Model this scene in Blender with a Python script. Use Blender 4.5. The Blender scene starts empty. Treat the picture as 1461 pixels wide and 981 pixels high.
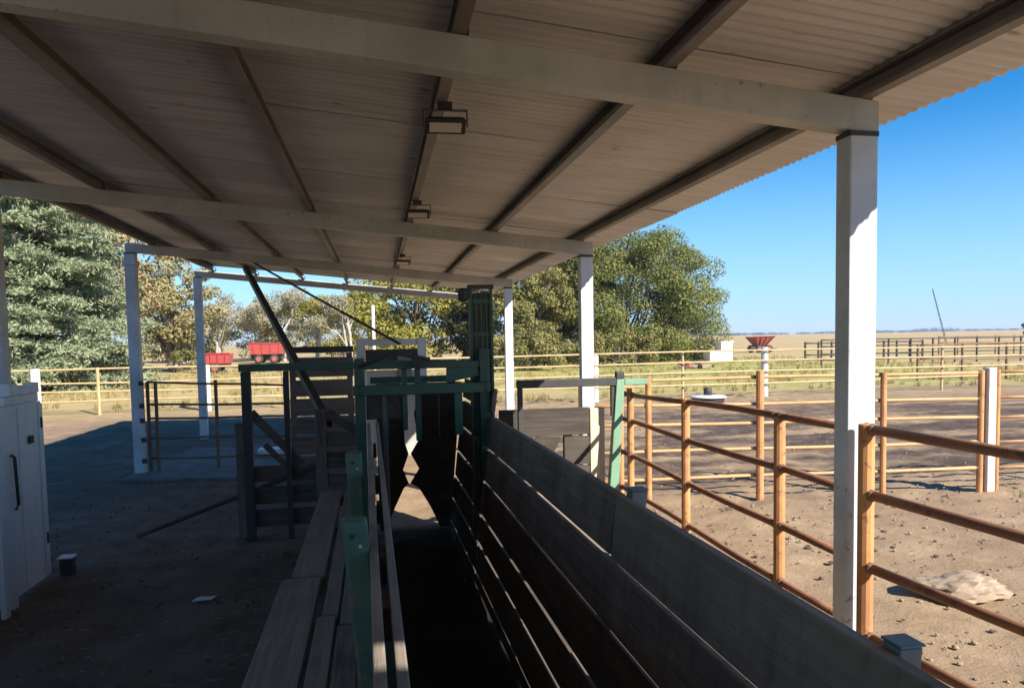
import bpy, bmesh, math, random
import numpy as np
from mathutils import Vector, Matrix, noise
random.seed(7); rng = np.random.default_rng(7)
R = math.radians
sc = bpy.context.scene
COL = sc.collection

# ------------------------------------------------------------------ materials
def new_mat(name):
    m = bpy.data.materials.new(name); m.use_nodes = True
    nt = m.node_tree; nt.nodes.clear()
    out = nt.nodes.new('ShaderNodeOutputMaterial'); b = nt.nodes.new('ShaderNodeBsdfPrincipled')
    nt.links.new(b.outputs[0], out.inputs[0])
    return m, nt, b
def N(nt, t, **kw):
    n = nt.nodes.new(t)
    for k, v in kw.items():
        if k in n.inputs.keys() if isinstance(k, str) and hasattr(n.inputs, 'keys') else False: n.inputs[k].default_value = v
        else: setattr(n, k, v)
    return n
def L(nt, a, b): nt.links.new(a, b)
def coords(nt, scale=(1, 1, 1), src='Object'):
    tc = nt.nodes.new('ShaderNodeTexCoord'); mp = nt.nodes.new('ShaderNodeMapping')
    mp.inputs['Scale'].default_value = scale
    L(nt, tc.outputs[src], mp.inputs[0]); return mp.outputs[0]
def nz(nt, vec, scale, detail=4, rough=.55, dist=0):
    n = nt.nodes.new('ShaderNodeTexNoise'); n.inputs['Scale'].default_value = scale
    n.inputs['Detail'].default_value = detail; n.inputs['Roughness'].default_value = rough
    n.inputs['Distortion'].default_value = dist
    L(nt, vec, n.inputs['Vector']); return n.outputs['Fac']
def ramp(nt, fac, stops):
    r = nt.nodes.new('ShaderNodeValToRGB'); e = r.color_ramp.elements
    while len(e) < len(stops): e.new(.5)
    for i, (p, c) in enumerate(stops):
        e[i].position = p; e[i].color = (*c, 1) if len(c) == 3 else c
    L(nt, fac, r.inputs[0]); return r.outputs[0]
def mrange(nt, v, a, b, c=0., d=1., smooth=True):
    n = nt.nodes.new('ShaderNodeMapRange'); n.interpolation_type = 'SMOOTHSTEP' if smooth else 'LINEAR'
    for i, x in zip((1, 2, 3, 4), (a, b, c, d)): n.inputs[i].default_value = x
    L(nt, v, n.inputs[0]); return n.outputs[0]
def mix(nt, f, a, b, mode='MIX'):
    n = nt.nodes.new('ShaderNodeMix'); n.data_type = 'RGBA'; n.blend_type = mode
    for idx, x in ((0, f), (6, a), (7, b)):
        if isinstance(x, (int, float)): n.inputs[idx].default_value = x
        elif isinstance(x, tuple): n.inputs[idx].default_value = (*x, 1)
        else: L(nt, x, n.inputs[idx])
    return n.outputs[2]
def math_(nt, op, a, b=None):
    n = nt.nodes.new('ShaderNodeMath'); n.operation = op
    for i, x in enumerate((a, b)):
        if x is None: continue
        if isinstance(x, (int, float)): n.inputs[i].default_value = x
        else: L(nt, x, n.inputs[i])
    return n.outputs[0]
def bump(nt, b, h, strength=.4, dist=.02):
    n = nt.nodes.new('ShaderNodeBump'); n.inputs['Strength'].default_value = strength
    n.inputs['Distance'].default_value = dist
    L(nt, h, n.inputs['Height']); L(nt, n.outputs[0], b.inputs['Normal'])

def metal_paint(name, base, wear, dark=None, rough=.5, scale=6, wear_at=(.62, .72), metallic=0., vary=.12):
    m, nt, b = new_mat(name)
    v = coords(nt); oi = nt.nodes.new('ShaderNodeObjectInfo')
    big = nz(nt, v, scale * .35, 5, .6); fine = nz(nt, v, scale * 3, 6, .65)
    dk = dark or tuple(c * (1 - vary * 2.4) for c in base)
    c = mix(nt, mrange(nt, big, .35, .68), base, dk)
    st = nz(nt, coords(nt, (9, 9, .8)), 2.2, 4, .6)
    c = mix(nt, mrange(nt, st, .52, .75, 0, .45), c, tuple(x * .62 for x in base))
    wmask = math_(nt, 'MULTIPLY', mrange(nt, fine, *wear_at), mrange(nt, nz(nt, v, scale * .8, 3), .42, .6))
    c = mix(nt, wmask, c, wear)
    c = mix(nt, mrange(nt, oi.outputs['Random'], 0, 1, 0, vary, False), c, dk)
    L(nt, c, b.inputs['Base Color']); b.inputs['Roughness'].default_value = rough
    b.inputs['Metallic'].default_value = metallic
    bump(nt, b, fine, .12, .004); return m
def wood(name, base, dark, light, axis='Y', rough=.85):
    m, nt, b = new_mat(name)
    sc_ = {'X': (.35, 7, 7), 'Y': (7, .35, 7), 'Z': (7, 7, .35)}[axis]
    oi = nt.nodes.new('ShaderNodeObjectInfo')
    tc = nt.nodes.new('ShaderNodeTexCoord'); mp = nt.nodes.new('ShaderNodeMapping'); mp.inputs['Scale'].default_value = sc_
    ad = nt.nodes.new('ShaderNodeVectorMath'); ad.operation = 'ADD'
    cm = nt.nodes.new('ShaderNodeCombineXYZ'); mu = math_(nt, 'MULTIPLY', oi.outputs['Random'], 37.)
    for i in range(3): L(nt, mu, cm.inputs[i])
    L(nt, tc.outputs['Object'], ad.inputs[0]); L(nt, cm.outputs[0], ad.inputs[1]); L(nt, ad.outputs[0], mp.inputs[0])
    g = nz(nt, mp.outputs[0], 3.2, 7, .68, .6); g2 = nz(nt, mp.outputs[0], 14, 4, .6)
    blot = nz(nt, ad.outputs[0], 2.3, 5, .62)
    c = ramp(nt, g, [(.28, dark), (.5, base), (.72, light)])
    c = mix(nt, mrange(nt, blot, .42, .72, 0, .75), c, dark)
    c = mix(nt, mrange(nt, oi.outputs['Random'], 0, 1, 0, .45, False), c, light)
    L(nt, c, b.inputs['Base Color']); b.inputs['Roughness'].default_value = rough
    h = math_(nt, 'ADD', g, math_(nt, 'MULTIPLY', g2, .5)); bump(nt, b, h, .55, .012); return m
def plain(name, base, dark, scale=5, rough=.8, bs=.3):
    m, nt, b = new_mat(name); v = coords(nt); n_ = nz(nt, v, scale, 6, .62)
    L(nt, ramp(nt, n_, [(.3, dark), (.65, base)]), b.inputs['Base Color']); b.inputs['Roughness'].default_value = rough
    bump(nt, b, n_, bs, .01); return m
def leaf(name, a, b_, c, transl=.25, scale=.5):
    m = bpy.data.materials.new(name); m.use_nodes = True; nt = m.node_tree; nt.nodes.clear()
    out = nt.nodes.new('ShaderNodeOutputMaterial'); geo = nt.nodes.new('ShaderNodeNewGeometry')
    v = coords(nt, (1, 1, 1)); n_ = nz(nt, v, scale, 3, .5)
    f = math_(nt, 'ADD', math_(nt, 'MULTIPLY', geo.outputs['Random Per Island'], .36), math_(nt, 'MULTIPLY', n_, .66))
    col = ramp(nt, f, [(.18, a), (.5, b_), (.86, c)])
    d = nt.nodes.new('ShaderNodeBsdfDiffuse'); t = nt.nodes.new('ShaderNodeBsdfTranslucent'); mx = nt.nodes.new('ShaderNodeMixShader')
    mx.inputs[0].default_value = transl
    L(nt, col, d.inputs[0]); L(nt, col, t.inputs[0]); L(nt, d.outputs[0], mx.inputs[1]); L(nt, t.outputs[0], mx.inputs[2]); L(nt, mx.outputs[0], out.inputs[0])
    return m

M = {}
M['post'] = metal_paint('white_post_paint', (.58, .63, .665), (.13, .09, .06), (.41, .45, .475), .5, 5, (.60, .68))
M['beam'] = metal_paint('galvanised_beam', (.47, .475, .43), (.17, .12, .08), (.34, .345, .31), .5, 5, (.6, .7))
M['purlin'] = metal_paint('purlin_steel', (.22, .20, .18), (.10, .07, .055), (.14, .125, .115), .55, 5)
M['dark_steel'] = metal_paint('dark_steel', (.045, .042, .04), (.12, .07, .04), (.03, .03, .03), .6, 7)
M['orange'] = metal_paint('ochre_pipe_paint', (.56, .275, .105), (.23, .11, .055), (.38, .175, .075), .78, 9, (.53, .64))
M['ochre_mid'] = metal_paint('ochre_rail_paint', (.60, .335, .155), (.28, .15, .08), (.48, .25, .11), .6, 6, (.55, .66))
M['ochre_pale'] = metal_paint('pale_ochre_paint', (.54, .385, .21), (.3, .18, .1), (.44, .29, .15), .55, 6)
M['rail'] = metal_paint('shaded_rusty_rail_paint', (.33, .155, .082), (.14, .075, .05), (.21, .10, .058), .82, 7, (.50, .62))  # shaded side of the near rails put into the base brown; blotches are rust
M['brown_pipe'] = metal_paint('brown_pipe_paint', (.22, .125, .075), (.10, .06, .04), (.15, .085, .055), .6, 6)
M['green'] = metal_paint('green_paint', (.085, .20, .135), (.20, .15, .10), (.05, .125, .09), .6, 9, (.46, .58))
M['green_light'] = metal_paint('light_green_paint', (.19, .34, .225), (.28, .24, .16), (.14, .27, .18), .65, 9, (.52, .64))
M['green_dark'] = metal_paint('dark_green_paint', (.038, .105, .070), (.12, .09, .06), (.025, .065, .047), .5, 7)
M['teal'] = metal_paint('teal_paint', (.16, .195, .205), (.16, .10, .06), (.11, .135, .15), .5, 8, (.58, .68))
M['white_panel'] = metal_paint('white_sheet_paint', (.80, .82, .84), (.25, .2, .15), (.68, .70, .72), .5, 4, (.62, .72))
M['red'] = metal_paint('red_machine_paint', (.42, .055, .058), (.25, .10, .07), (.30, .06, .055), .45, 3)
M['faded_red'] = metal_paint('faded_red_paint', (.30, .085, .065), (.2, .08, .05), (.30, .08, .06), .6, 3)
M['white'] = metal_paint('white_machine_paint', (.78, .76, .70), (.4, .3, .2), (.68, .66, .6), .6, 2)
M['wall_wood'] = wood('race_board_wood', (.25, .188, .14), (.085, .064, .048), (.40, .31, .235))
m = M['wall_wood']; nt = m.node_tree; b = [n for n in nt.nodes if n.type == 'BSDF_PRINCIPLED'][0]
lk = b.inputs['Base Color'].links[0]; base_c = lk.from_socket
vst = nz(nt, coords(nt, (1, 5, .7)), 2.4, 5, .65); spl = nz(nt, coords(nt, (1, 1, 1)), 3.3, 6, .7); dry = nz(nt, coords(nt, (1, 9, 1.3)), 3.1, 5, .7)
c = mix(nt, mrange(nt, vst, .48, .68, 0, .35), base_c, (.10, .072, .052))
c = mix(nt, mrange(nt, spl, .57, .70, 0, .55), c, (.40, .315, .235)); c = mix(nt, mrange(nt, dry, .60, .72, 0, .45), c, (.36, .28, .205))
L(nt, c, b.inputs['Base Color'])
M['low_wood'] = wood('shaded_board_wood', (.135, .105, .085), (.065, .052, .043), (.21, .168, .135))  # shade put into the wood colour of the lower and rear race boards
M['grey_wood'] = wood('grey_plank_wood', (.29, .238, .19), (.12, .098, .08), (.43, .365, .30))
M['gate_wood'] = wood('gate_wood', (.115, .095, .08), (.05, .042, .036), (.20, .165, .14), 'X')
M['dark_gate_wood'] = wood('dark_gate_wood', (.062, .049, .040), (.03, .024, .02), (.10, .08, .065), 'X')
M['post_wood'] = wood('post_wood', (.16, .135, .115), (.06, .05, .045), (.28, .24, .20), 'Z')
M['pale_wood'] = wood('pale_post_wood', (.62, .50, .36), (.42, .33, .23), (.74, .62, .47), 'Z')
M['white_post'] = plain('white_concrete', (.70, .68, .62), (.50, .47, .42), 7)
M['concrete'] = plain('concrete', (.20, .185, .17), (.09, .08, .073), 3)
M['stone'] = plain('stone', (.35, .265, .185), (.21, .155, .105), 6, .9, .6)
M['rubber'] = plain('rubber', (.03, .03, .03), (.018, .018, .018), 9, .8)
M['paper'] = plain('paper', (.75, .76, .76), (.6, .6, .6), 9)
M['bark'] = wood('bark', (.12, .095, .075), (.05, .04, .033), (.2, .165, .13), 'Z')
M['pale_bark'] = wood('pale_bark', (.36, .33, .30), (.2, .18, .165), (.5, .47, .43), 'Z')
M['glass_dark'] = metal_paint('dark_glass', (.04, .05, .06), (.05, .05, .05), (.03, .035, .04), .15, 3)
M['lamp_glass'] = metal_paint('lamp_glass', (.62, .58, .50), (.5, .45, .4), (.55, .5, .44), .3, 3)
M['silver'] = metal_paint('silver', (.66, .66, .65), (.3, .25, .2), (.5, .5, .5), .4, 4)
M['cedar'] = leaf('cedar_needles', (.165, .195, .11), (.29, .33, .20), (.38, .41, .28), .22, .7)
M['autumn'] = leaf('autumn_leaves', (.19, .17, .08), (.31, .275, .13), (.40, .36, .20), .3, .5)
M['rust_leaf'] = leaf('rust_leaves', (.23, .18, .09), (.36, .285, .15), (.45, .38, .235), .3, .5)
M['pale_leaf'] = leaf('pale_leaves', (.22, .21, .12), (.38, .36, .24), (.52, .49, .38), .3, .4)
M['yellow'] = leaf('yellow_leaves', (.17, .165, .035), (.33, .31, .075), (.46, .42, .14), .35, .4)
M['oak'] = leaf('green_leaves', (.075, .092, .028), (.185, .20, .062), (.30, .29, .11), .25, .35)
M['olive'] = leaf('olive_leaves', (.085, .09, .03), (.22, .205, .075), (.37, .325, .14), .25, .5)
M['darkleaf'] = leaf('dark_leaves', (.03, .035, .018), (.06, .065, .033), (.10, .105, .055), .15, .4)
M['blue_wood'] = leaf('distant_leaves', (.035, .05, .055), (.05, .066, .07), (.07, .085, .085), .0, .05)
M['grass'] = leaf('dry_grass', (.20, .16, .07), (.36, .29, .12), (.48, .40, .2), .3, .4)
M['weed'] = leaf('weed_leaves', (.09, .11, .03), (.2, .2, .07), (.33, .30, .14), .3, 2)

# roof sheet: galvanised, brownish dust underside, streaks along the ribs
m, nt, b = new_mat('corrugated_iron'); M['roof'] = m
oi = nt.nodes.new('ShaderNodeObjectInfo')
v = coords(nt, (1, 1, 1), 'Object')
big = nz(nt, v, .8, 5, .6); st = nz(nt, coords(nt, (.5, 9, 1)), 2.0, 5, .6)
c = ramp(nt, big, [(.3, (.54, .53, .515)), (.6, (.68, .67, .655)), (.8, (.74, .735, .72))])
c = mix(nt, mrange(nt, st, .42, .68, 0, .7), c, (.44, .42, .39))
c = mix(nt, mrange(nt, oi.outputs['Random'], 0, 1, 0, .6, False), c, (.48, .46, .43))
spot = nz(nt, coords(nt, (1.2, 4, 1)), 3.1, 3, .5)
c = mix(nt, mrange(nt, spot, .68, .76, 0, .6), c, (.14, .105, .085))
L(nt, c, b.inputs['Base Color']); b.inputs['Roughness'].default_value = .5; b.inputs['Metallic'].default_value = .15

# ------------------------------------------------------------------ mesh helpers
class MB:
    def __init__(s): s.v = []; s.f = []
    def hexa(s, p):          # 8 points: bottom ring 0-3, top ring 4-7
        o = len(s.v); s.v += [tuple(q) for q in p]
        s.f += [tuple(o + i for i in q) for q in ((0, 3, 2, 1), (4, 5, 6, 7), (0, 1, 5, 4), (1, 2, 6, 5), (2, 3, 7, 6), (3, 0, 4, 7))]
        return s
    def box(s, x0, x1, y0, y1, z0, z1):
        return s.hexa([(x0, y0, z0), (x1, y0, z0), (x1, y1, z0), (x0, y1, z0), (x0, y0, z1), (x1, y0, z1), (x1, y1, z1), (x0, y1, z1)])
    def bar(s, a, b, w, h, up=(0, 0, 1)):
        a = Vector(a); b = Vector(b); d = (b - a).normalized(); u = Vector(up)
        if abs(d.dot(u)) > .98: u = Vector((0, 1, 0))
        r = d.cross(u).normalized() * w / 2; u = r.cross(d).normalized() * h / 2
        return s.hexa([a - r - u, a + r - u, b + r - u, b - r - u, a - r + u, a + r + u, b + r + u, b - r + u])
    def tube(s, pts, rad, n=10, cap=True):
        pts = [Vector(p) for p in pts]; o = len(s.v)
        rr = rad if isinstance(rad, (list, tuple)) else [rad] * len(pts)
        for i, p in enumerate(pts):
            d = (pts[min(i + 1, len(pts) - 1)] - pts[max(i - 1, 0)]).normalized()
            u = Vector((0, 0, 1)) if abs(d.z) < .95 else Vector((1, 0, 0))
            r = d.cross(u).normalized(); w = r.cross(d)
            for k in range(n):
                a = 2 * math.pi * k / n; s.v.append(tuple(p + (r * math.cos(a) + w * math.sin(a)) * rr[i]))
        for i in range(len(pts) - 1):
            for k in range(n):
                s.f.append((o + i * n + k, o + i * n + (k + 1) % n, o + (i + 1) * n + (k + 1) % n, o + (i + 1) * n + k))
        if cap:
            s.f.append(tuple(o + k for k in reversed(range(n)))); e = o + (len(pts) - 1) * n
            s.f.append(tuple(e + k for k in range(n)))
        return s
    def lathe(s, c, prof, n=24):
        o = len(s.v)
        for r, z in prof:
            for k in range(n):
                a = 2 * math.pi * k / n; s.v.append((c[0] + r * math.cos(a), c[1] + r * math.sin(a), c[2] + z))
        for i in range(len(prof) - 1):
            for k in range(n):
                s.f.append((o + i * n + k, o + i * n + (k + 1) % n, o + (i + 1) * n + (k + 1) % n, o + (i + 1) * n + k))
        s.f.append(tuple(o + k for k in reversed(range(n)))); e = o + (len(prof) - 1) * n; s.f.append(tuple(e + k for k in range(n)))
        return s
    def lathe_axis(s, c, prof, axis, n=20):
        t = MB(); t.lathe((0, 0, 0), prof, n); q = Vector((0, 0, 1)).rotation_difference(Vector(axis)).to_matrix()
        o = len(s.v); s.v += [tuple(q @ Vector(p) + Vector(c)) for p in t.v]; s.f += [tuple(o + i for i in f) for f in t.f]; return s
    def build(s, name, mat, parent=None, bevel=0, smooth=False):
        me = bpy.data.meshes.new(name); off = Vector(parent_loc(parent)) if parent else Vector((0, 0, 0))
        me.from_pydata([tuple(Vector(p) - off) for p in s.v], [], s.f); me.update()
        bm = bmesh.new(); bm.from_mesh(me); bmesh.ops.recalc_face_normals(bm, faces=bm.faces); bm.to_mesh(me); bm.free()
        return link(name, me, mat, parent, bevel, smooth)
def parent_loc(p):
    l = Vector((0, 0, 0))
    while p is not None: l = l + p.location; p = p.parent
    return l
def link(name, me, mat, parent=None, bevel=0, smooth=False):
    me.materials.append(mat); o = bpy.data.objects.new(name, me); COL.objects.link(o)
    if parent: o.parent = parent
    if smooth:
        me.polygons.foreach_set('use_smooth', [True] * len(me.polygons))
    if bevel:
        md = o.modifiers.new('bevel', 'BEVEL'); md.width = bevel; md.segments = 2; md.limit_method = 'ANGLE'; md.angle_limit = R(40)
    return o
def tag(o, label=None, cat=None, group=None, kind=None):
    if label: o['label'] = label
    if cat: o['category'] = cat
    if group: o['group'] = group
    if kind: o['kind'] = kind
    return o
def thing(name, loc, label, cat, group=None):
    o = bpy.data.objects.new(name, None); o.empty_display_size = .2; COL.objects.link(o); o.location = loc
    return tag(o, label, cat, group)
def jit(a): return random.uniform(-a, a)

def npmesh(name, verts, quads, mat, parent=None, smooth=False):
    me = bpy.data.meshes.new(name); nv, nq = len(verts), len(quads)
    off = np.array(parent_loc(parent)) if parent else np.zeros(3)
    me.vertices.add(nv); me.vertices.foreach_set('co', (verts - off).astype(np.float32).ravel())
    me.loops.add(nq * 4); me.loops.foreach_set('vertex_index', quads.astype(np.int32).ravel())
    me.polygons.add(nq); me.polygons.foreach_set('loop_start', np.arange(0, nq * 4, 4, dtype=np.int32))
    me.polygons.foreach_set('loop_total', np.full(nq, 4, dtype=np.int32))
    me.update(calc_edges=True); me.validate()
    return link(name, me, mat, parent, 0, smooth)
def leaf_quads(pts, nrm, size, aspect=.6, spread=.8):
    n = len(pts); nn = nrm + rng.normal(0, spread, (n, 3)); nn /= np.linalg.norm(nn, axis=1, keepdims=True) + 1e-9
    t = np.cross(nn, rng.normal(0, 1, (n, 3))); t /= np.linalg.norm(t, axis=1, keepdims=True) + 1e-9
    b = np.cross(nn, t); s = (size * rng.uniform(.6, 1.35, n))[:, None]
    t = t * s * .5; b = b * s * .5 * aspect
    v = np.stack([pts - t, pts + b * rng.uniform(.6, 1.2, (n, 1)), pts + t, pts - b * rng.uniform(.6, 1.2, (n, 1))], 1).reshape(-1, 3)
    return v, np.arange(n * 4).reshape(-1, 4)
def clump_points(blobs, n):
    bl = np.array(blobs); vol = bl[:, 3] * bl[:, 4] + bl[:, 4] * bl[:, 5]; idx = rng.choice(len(bl), n, p=vol / vol.sum())
    d = rng.normal(0, 1, (n, 3)); d /= np.linalg.norm(d, axis=1, keepdims=True); r = rng.uniform(.35, 1, (n, 1)) ** .5
    return bl[idx, :3] + d * r * bl[idx, 3:6], d * np.array([1, 1, 1.2]) + np.array([0, 0, .25])

# ------------------------------------------------------------------ camera
CAMZ = 2.2
yaw, pit, roll = R(10.65), R(3.4), .0185
F = Vector((math.sin(yaw) * math.cos(pit), math.cos(yaw) * math.cos(pit), -math.sin(pit)))
R0 = Vector((math.cos(yaw), -math.sin(yaw), 0)); U0 = R0.cross(F)
Rt = R0 * math.cos(roll) - U0 * math.sin(roll); Up = U0 * math.cos(roll) + R0 * math.sin(roll)
cd = bpy.data.cameras.new('camera'); cam = bpy.data.objects.new('camera', cd); COL.objects.link(cam)
cam.matrix_world = Matrix(((Rt.x, Up.x, -F.x, 0), (Rt.y, Up.y, -F.y, 0), (Rt.z, Up.z, -F.z, CAMZ), (0, 0, 0, 1)))
cd.sensor_width = 36; cd.lens = 1010 / 1461 * 36; cd.shift_y = 52.6 / 1461; cd.clip_start = .05; cd.clip_end = 9000
sc.camera = cam

# ------------------------------------------------------------------ light
SUN = Vector((.87, -1.25, 1.0)).normalized()
sl = bpy.data.lights.new('sun', 'SUN'); sl.energy = 4.7; sl.angle = R(.5); sl.color = (1, .93, .82)
so = bpy.data.objects.new('sun', sl); COL.objects.link(so); so.rotation_euler = (-SUN).to_track_quat('-Z', 'Y').to_euler(); so.location = (8, -18, 12)
w = bpy.data.worlds.new('World'); sc.world = w; w.use_nodes = True
nt = w.node_tree; nt.nodes.clear()
sky = nt.nodes.new('ShaderNodeTexSky'); sky.sky_type = 'NISHITA'; sky.sun_disc = False
sky.sun_elevation = math.asin(SUN.z); sky.sun_rotation = math.atan2(SUN.x, SUN.y)
sky.altitude = 100; sky.air_density = 1.0; sky.dust_density = 0.; sky.ozone_density = 3.0
bg = nt.nodes.new('ShaderNodeBackground'); bg.inputs[1].default_value = .075
ow = nt.nodes.new('ShaderNodeOutputWorld'); hs = nt.nodes.new('ShaderNodeHueSaturation'); hs.inputs['Saturation'].default_value = 1.52; L(nt, sky.outputs[0], hs.inputs['Color']); 
tcw = nt.nodes.new('ShaderNodeTexCoord'); spw = nt.nodes.new('ShaderNodeSeparateXYZ'); L(nt, tcw.outputs['Generated'], spw.inputs[0])
skyc = mix(nt, 1.0, hs.outputs[0], (.90, .96, 1.03), 'MULTIPLY')
skyc = mix(nt, mrange(nt, spw.outputs[2], .0, .30, .75, 0.), skyc, (2.0, 4.25, 6.9)); L(nt, skyc, bg.inputs[0])
L(nt, bg.outputs[0], ow.inputs[0])
vs = sc.view_settings; vs.view_transform = 'Standard'; vs.look = 'None'; vs.exposure = 1.22; vs.gamma = 1

# ------------------------------------------------------------------ ground
def axis(lo, hi, step, far, grow=1.22):
    a = list(np.arange(lo, hi + 1e-6, step)); s = step; x = hi
    while x < far: s = min(s * grow, 400); x += s; a.append(x)
    s = step; x = lo
    while x > -far: s = min(s * grow, 400); x -= s; a.insert(0, x)
    return np.array(a)
xs = axis(-9, 14, .085, 5200); ys = axis(1.5, 24, .085, 5200)
X, Y = np.meshgrid(xs, ys); Z = np.zeros_like(X)
def sst(v, a, b): t = np.clip((v - a) / (b - a), 0, 1); return t * t * (3 - 2 * t)
inner = (X > -12) & (X < 18) & (Y > 0) & (Y < 30)
ii = np.argwhere(inner)
for i, j in ii:
    x, y = X[i, j], Y[i, j]
    mud = 1 if (x > 2.7 and y > 8) else .0
    a = (.030 if x < .5 else .022) + .02 * mud
    Z[i, j] = a * noise.noise((x * 2.3, y * 2.3, 0)) + (.012 + .018 * mud) * noise.noise((x * 7.1, y * 7.1, 3)) + .03 * mud * noise.noise((x * .9, y * 1.6, 9))
Z -= .015
fade = sst(X, -12, -9) * (1 - sst(X, 14, 18)) * sst(Y, 0, 1.5) * (1 - sst(Y, 24, 30)); Z = Z * fade
verts = np.stack([X.ravel(), Y.ravel(), Z.ravel()], 1); ny, nx = X.shape
k = (np.arange(ny - 1)[:, None] * nx + np.arange(nx - 1)[None]).ravel()
m, nt, b = new_mat('yard_dirt'); M['ground'] = m
geo = nt.nodes.new('ShaderNodeNewGeometry'); P = geo.outputs['Position']; sep = nt.nodes.new('ShaderNodeSeparateXYZ'); L(nt, P, sep.inputs[0])
px, py = sep.outputs[0], sep.outputs[1]
nb = nz(nt, P, .55, 5, .6); nm = nz(nt, P, 2.2, 6, .65); nf = nz(nt, P, 16, 7, .75); nff = nz(nt, P, 46, 4, .7); nl = nz(nt, P, .05, 4, .55)
def shifted(c, n_, amp): return math_(nt, 'ADD', c, math_(nt, 'MULTIPLY', math_(nt, 'SUBTRACT', n_, .5), amp))
dirt = ramp(nt, nm, [(.3, (.25, .17, .10)), (.52, (.335, .236, .146)), (.72, (.43, .32, .21))])
dirt = mix(nt, mrange(nt, nf, .56, .72, 0, .6), dirt, (.20, .135, .09)); dirt = mix(nt, mrange(nt, nff, .6, .75, 0, .4), dirt, (.50, .38, .275))
dirt = mix(nt, mrange(nt, nb, .40, .62, 0, .55), dirt, (.245, .17, .108))
mudc = ramp(nt, nm, [(.3, (.06, .043, .034)), (.55, (.108, .079, .063)), (.75, (.185, .14, .112))])
mudc = mix(nt, mrange(nt, nf, .5, .7, 0, .7), mudc, (.055, .04, .033))
shadec = ramp(nt, nm, [(.3, (.115, .080, .058)), (.5, (.20, .144, .105)), (.72, (.31, .235, .175))])  # dirt under the roof, darkened to carry the roof's shade in its colour
shadec = mix(nt, mrange(nt, nff, .58, .72, 0, .45), shadec, (.30, .235, .18))
shadec = mix(nt, mrange(nt, nb, .42, .62, 0, .5), shadec, (.10, .074, .058))
straw = ramp(nt, nb, [(.3, (.40, .29, .135)), (.5, (.46, .35, .17)), (.7, (.30, .27, .095))])
straw = mix(nt, mrange(nt, nf, .5, .75, 0, .4), straw, (.24, .19, .08))
past = ramp(nt, nl, [(.3, (.40, .27, .13)), (.5, (.46, .33, .17)), (.7, (.33, .28, .11))])
c = dirt
X1 = shifted(px, nb, 2.5); Y1 = shifted(py, nb, 5.); Y2 = shifted(py, nb, 1.6)
Ym = shifted(Y2, nz(nt, coords(nt, (.25, 1, 1)), .5, 3), 3.)
mudm = math_(nt, 'MULTIPLY', mrange(nt, Ym, 9.0, 10.2), math_(nt, 'MULTIPLY', mrange(nt, Ym, 22., 17.5), mrange(nt, X1, 1.5, 3.5)))
patch = mrange(nt, nz(nt, coords(nt, (.3, 1, 1)), .9, 4), .36, .56)
c = mix(nt, math_(nt, 'MULTIPLY', mudm, patch), c, mudc)
pxs = math_(nt, 'ADD', shifted(px, nb, .8), mrange(nt, py, 7.6, 8.8, 0, 1.5))  # edge drawn back so the sunlit patch past the race stays tan
shadem = math_(nt, 'MULTIPLY', mrange(nt, pxs, 1.5, .9), math_(nt, 'MULTIPLY', mrange(nt, X1, -9.5, -7.0), mrange(nt, Y1, 25, 19)))  # painted shade: mask spans the area the roof's shadow falls on
c = mix(nt, shadem, c, shadec)
c = mix(nt, math_(nt, 'MULTIPLY', mrange(nt, shifted(px, nf, .06), .06, .11), math_(nt, 'MULTIPLY', mrange(nt, shifted(px, nf, .06), .98, .9), mrange(nt, shifted(py, nf, .3), 8.5, 8.2))), c, mix(nt, nm, (.012, .010, .008), (.035, .028, .022)))  # shade between the race walls painted onto the floor as near-black
c = mix(nt, mrange(nt, Y1, 21, 30), c, straw)
c = mix(nt, math_(nt, 'MULTIPLY', mrange(nt, Y1, 23, 30), math_(nt, 'MULTIPLY', mrange(nt, px, 3, 12), mrange(nt, px, 40, 26))), c, mix(nt, mrange(nt, nb, .4, .6), (.40, .36, .12), (.30, .295, .09)))
c = mix(nt, mrange(nt, py, 55, 110), c, past)
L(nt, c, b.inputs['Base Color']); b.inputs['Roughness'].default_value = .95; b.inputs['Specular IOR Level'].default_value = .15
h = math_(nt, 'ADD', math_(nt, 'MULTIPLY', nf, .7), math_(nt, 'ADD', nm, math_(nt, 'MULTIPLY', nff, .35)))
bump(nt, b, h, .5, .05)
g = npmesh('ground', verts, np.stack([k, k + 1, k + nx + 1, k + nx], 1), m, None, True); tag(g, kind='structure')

# clods, dung and pebbles on the dirt: uncountable
cv, cf = [], []
def lump(mb, c, r, flat, seed):
    o = len(mb.v); n, mrow = 7, 4
    for i in range(mrow + 1):
        ph = math.pi * i / mrow
        for q in range(n):
            th = 2 * math.pi * q / n; d = Vector((math.sin(ph) * math.cos(th), math.sin(ph) * math.sin(th), math.cos(ph)))
            f = 1 + .45 * noise.noise(d * 1.6 + Vector((seed, seed * .7, 0)))
            mb.v.append((c[0] + d.x * r * f, c[1] + d.y * r * f, c[2] + d.z * r * f * flat))
    for i in range(mrow):
        for q in range(n): mb.f.append((o + i * n + q, o + i * n + (q + 1) % n, o + (i + 1) * n + (q + 1) % n, o + (i + 1) * n + q))
mb = MB(); mb2 = MB()
for i in range(2900):
    x = random.uniform(1.4, 11); y = random.uniform(1.5, 9) if random.random() < .7 else random.uniform(8, 20)
    r = random.choice([.007, .009, .012, .018]) * random.uniform(.7, 1.4); lump(mb if random.random() < .72 else mb2, (x, y, r * .1), r, .6, i)
for i in range(50):
    x = random.uniform(1.7, 9); y = random.uniform(2, 9); r = random.uniform(.02, .045); lump(mb2, (x, y, 0.0), r, .35, i + 9000)
for i in range(700):
    x = random.uniform(-4.5, -.8); y = random.uniform(2.5, 14); r = random.uniform(.006, .02); lump(mb2, (x, y, r * .1), r, .5, i + 700)
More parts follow.
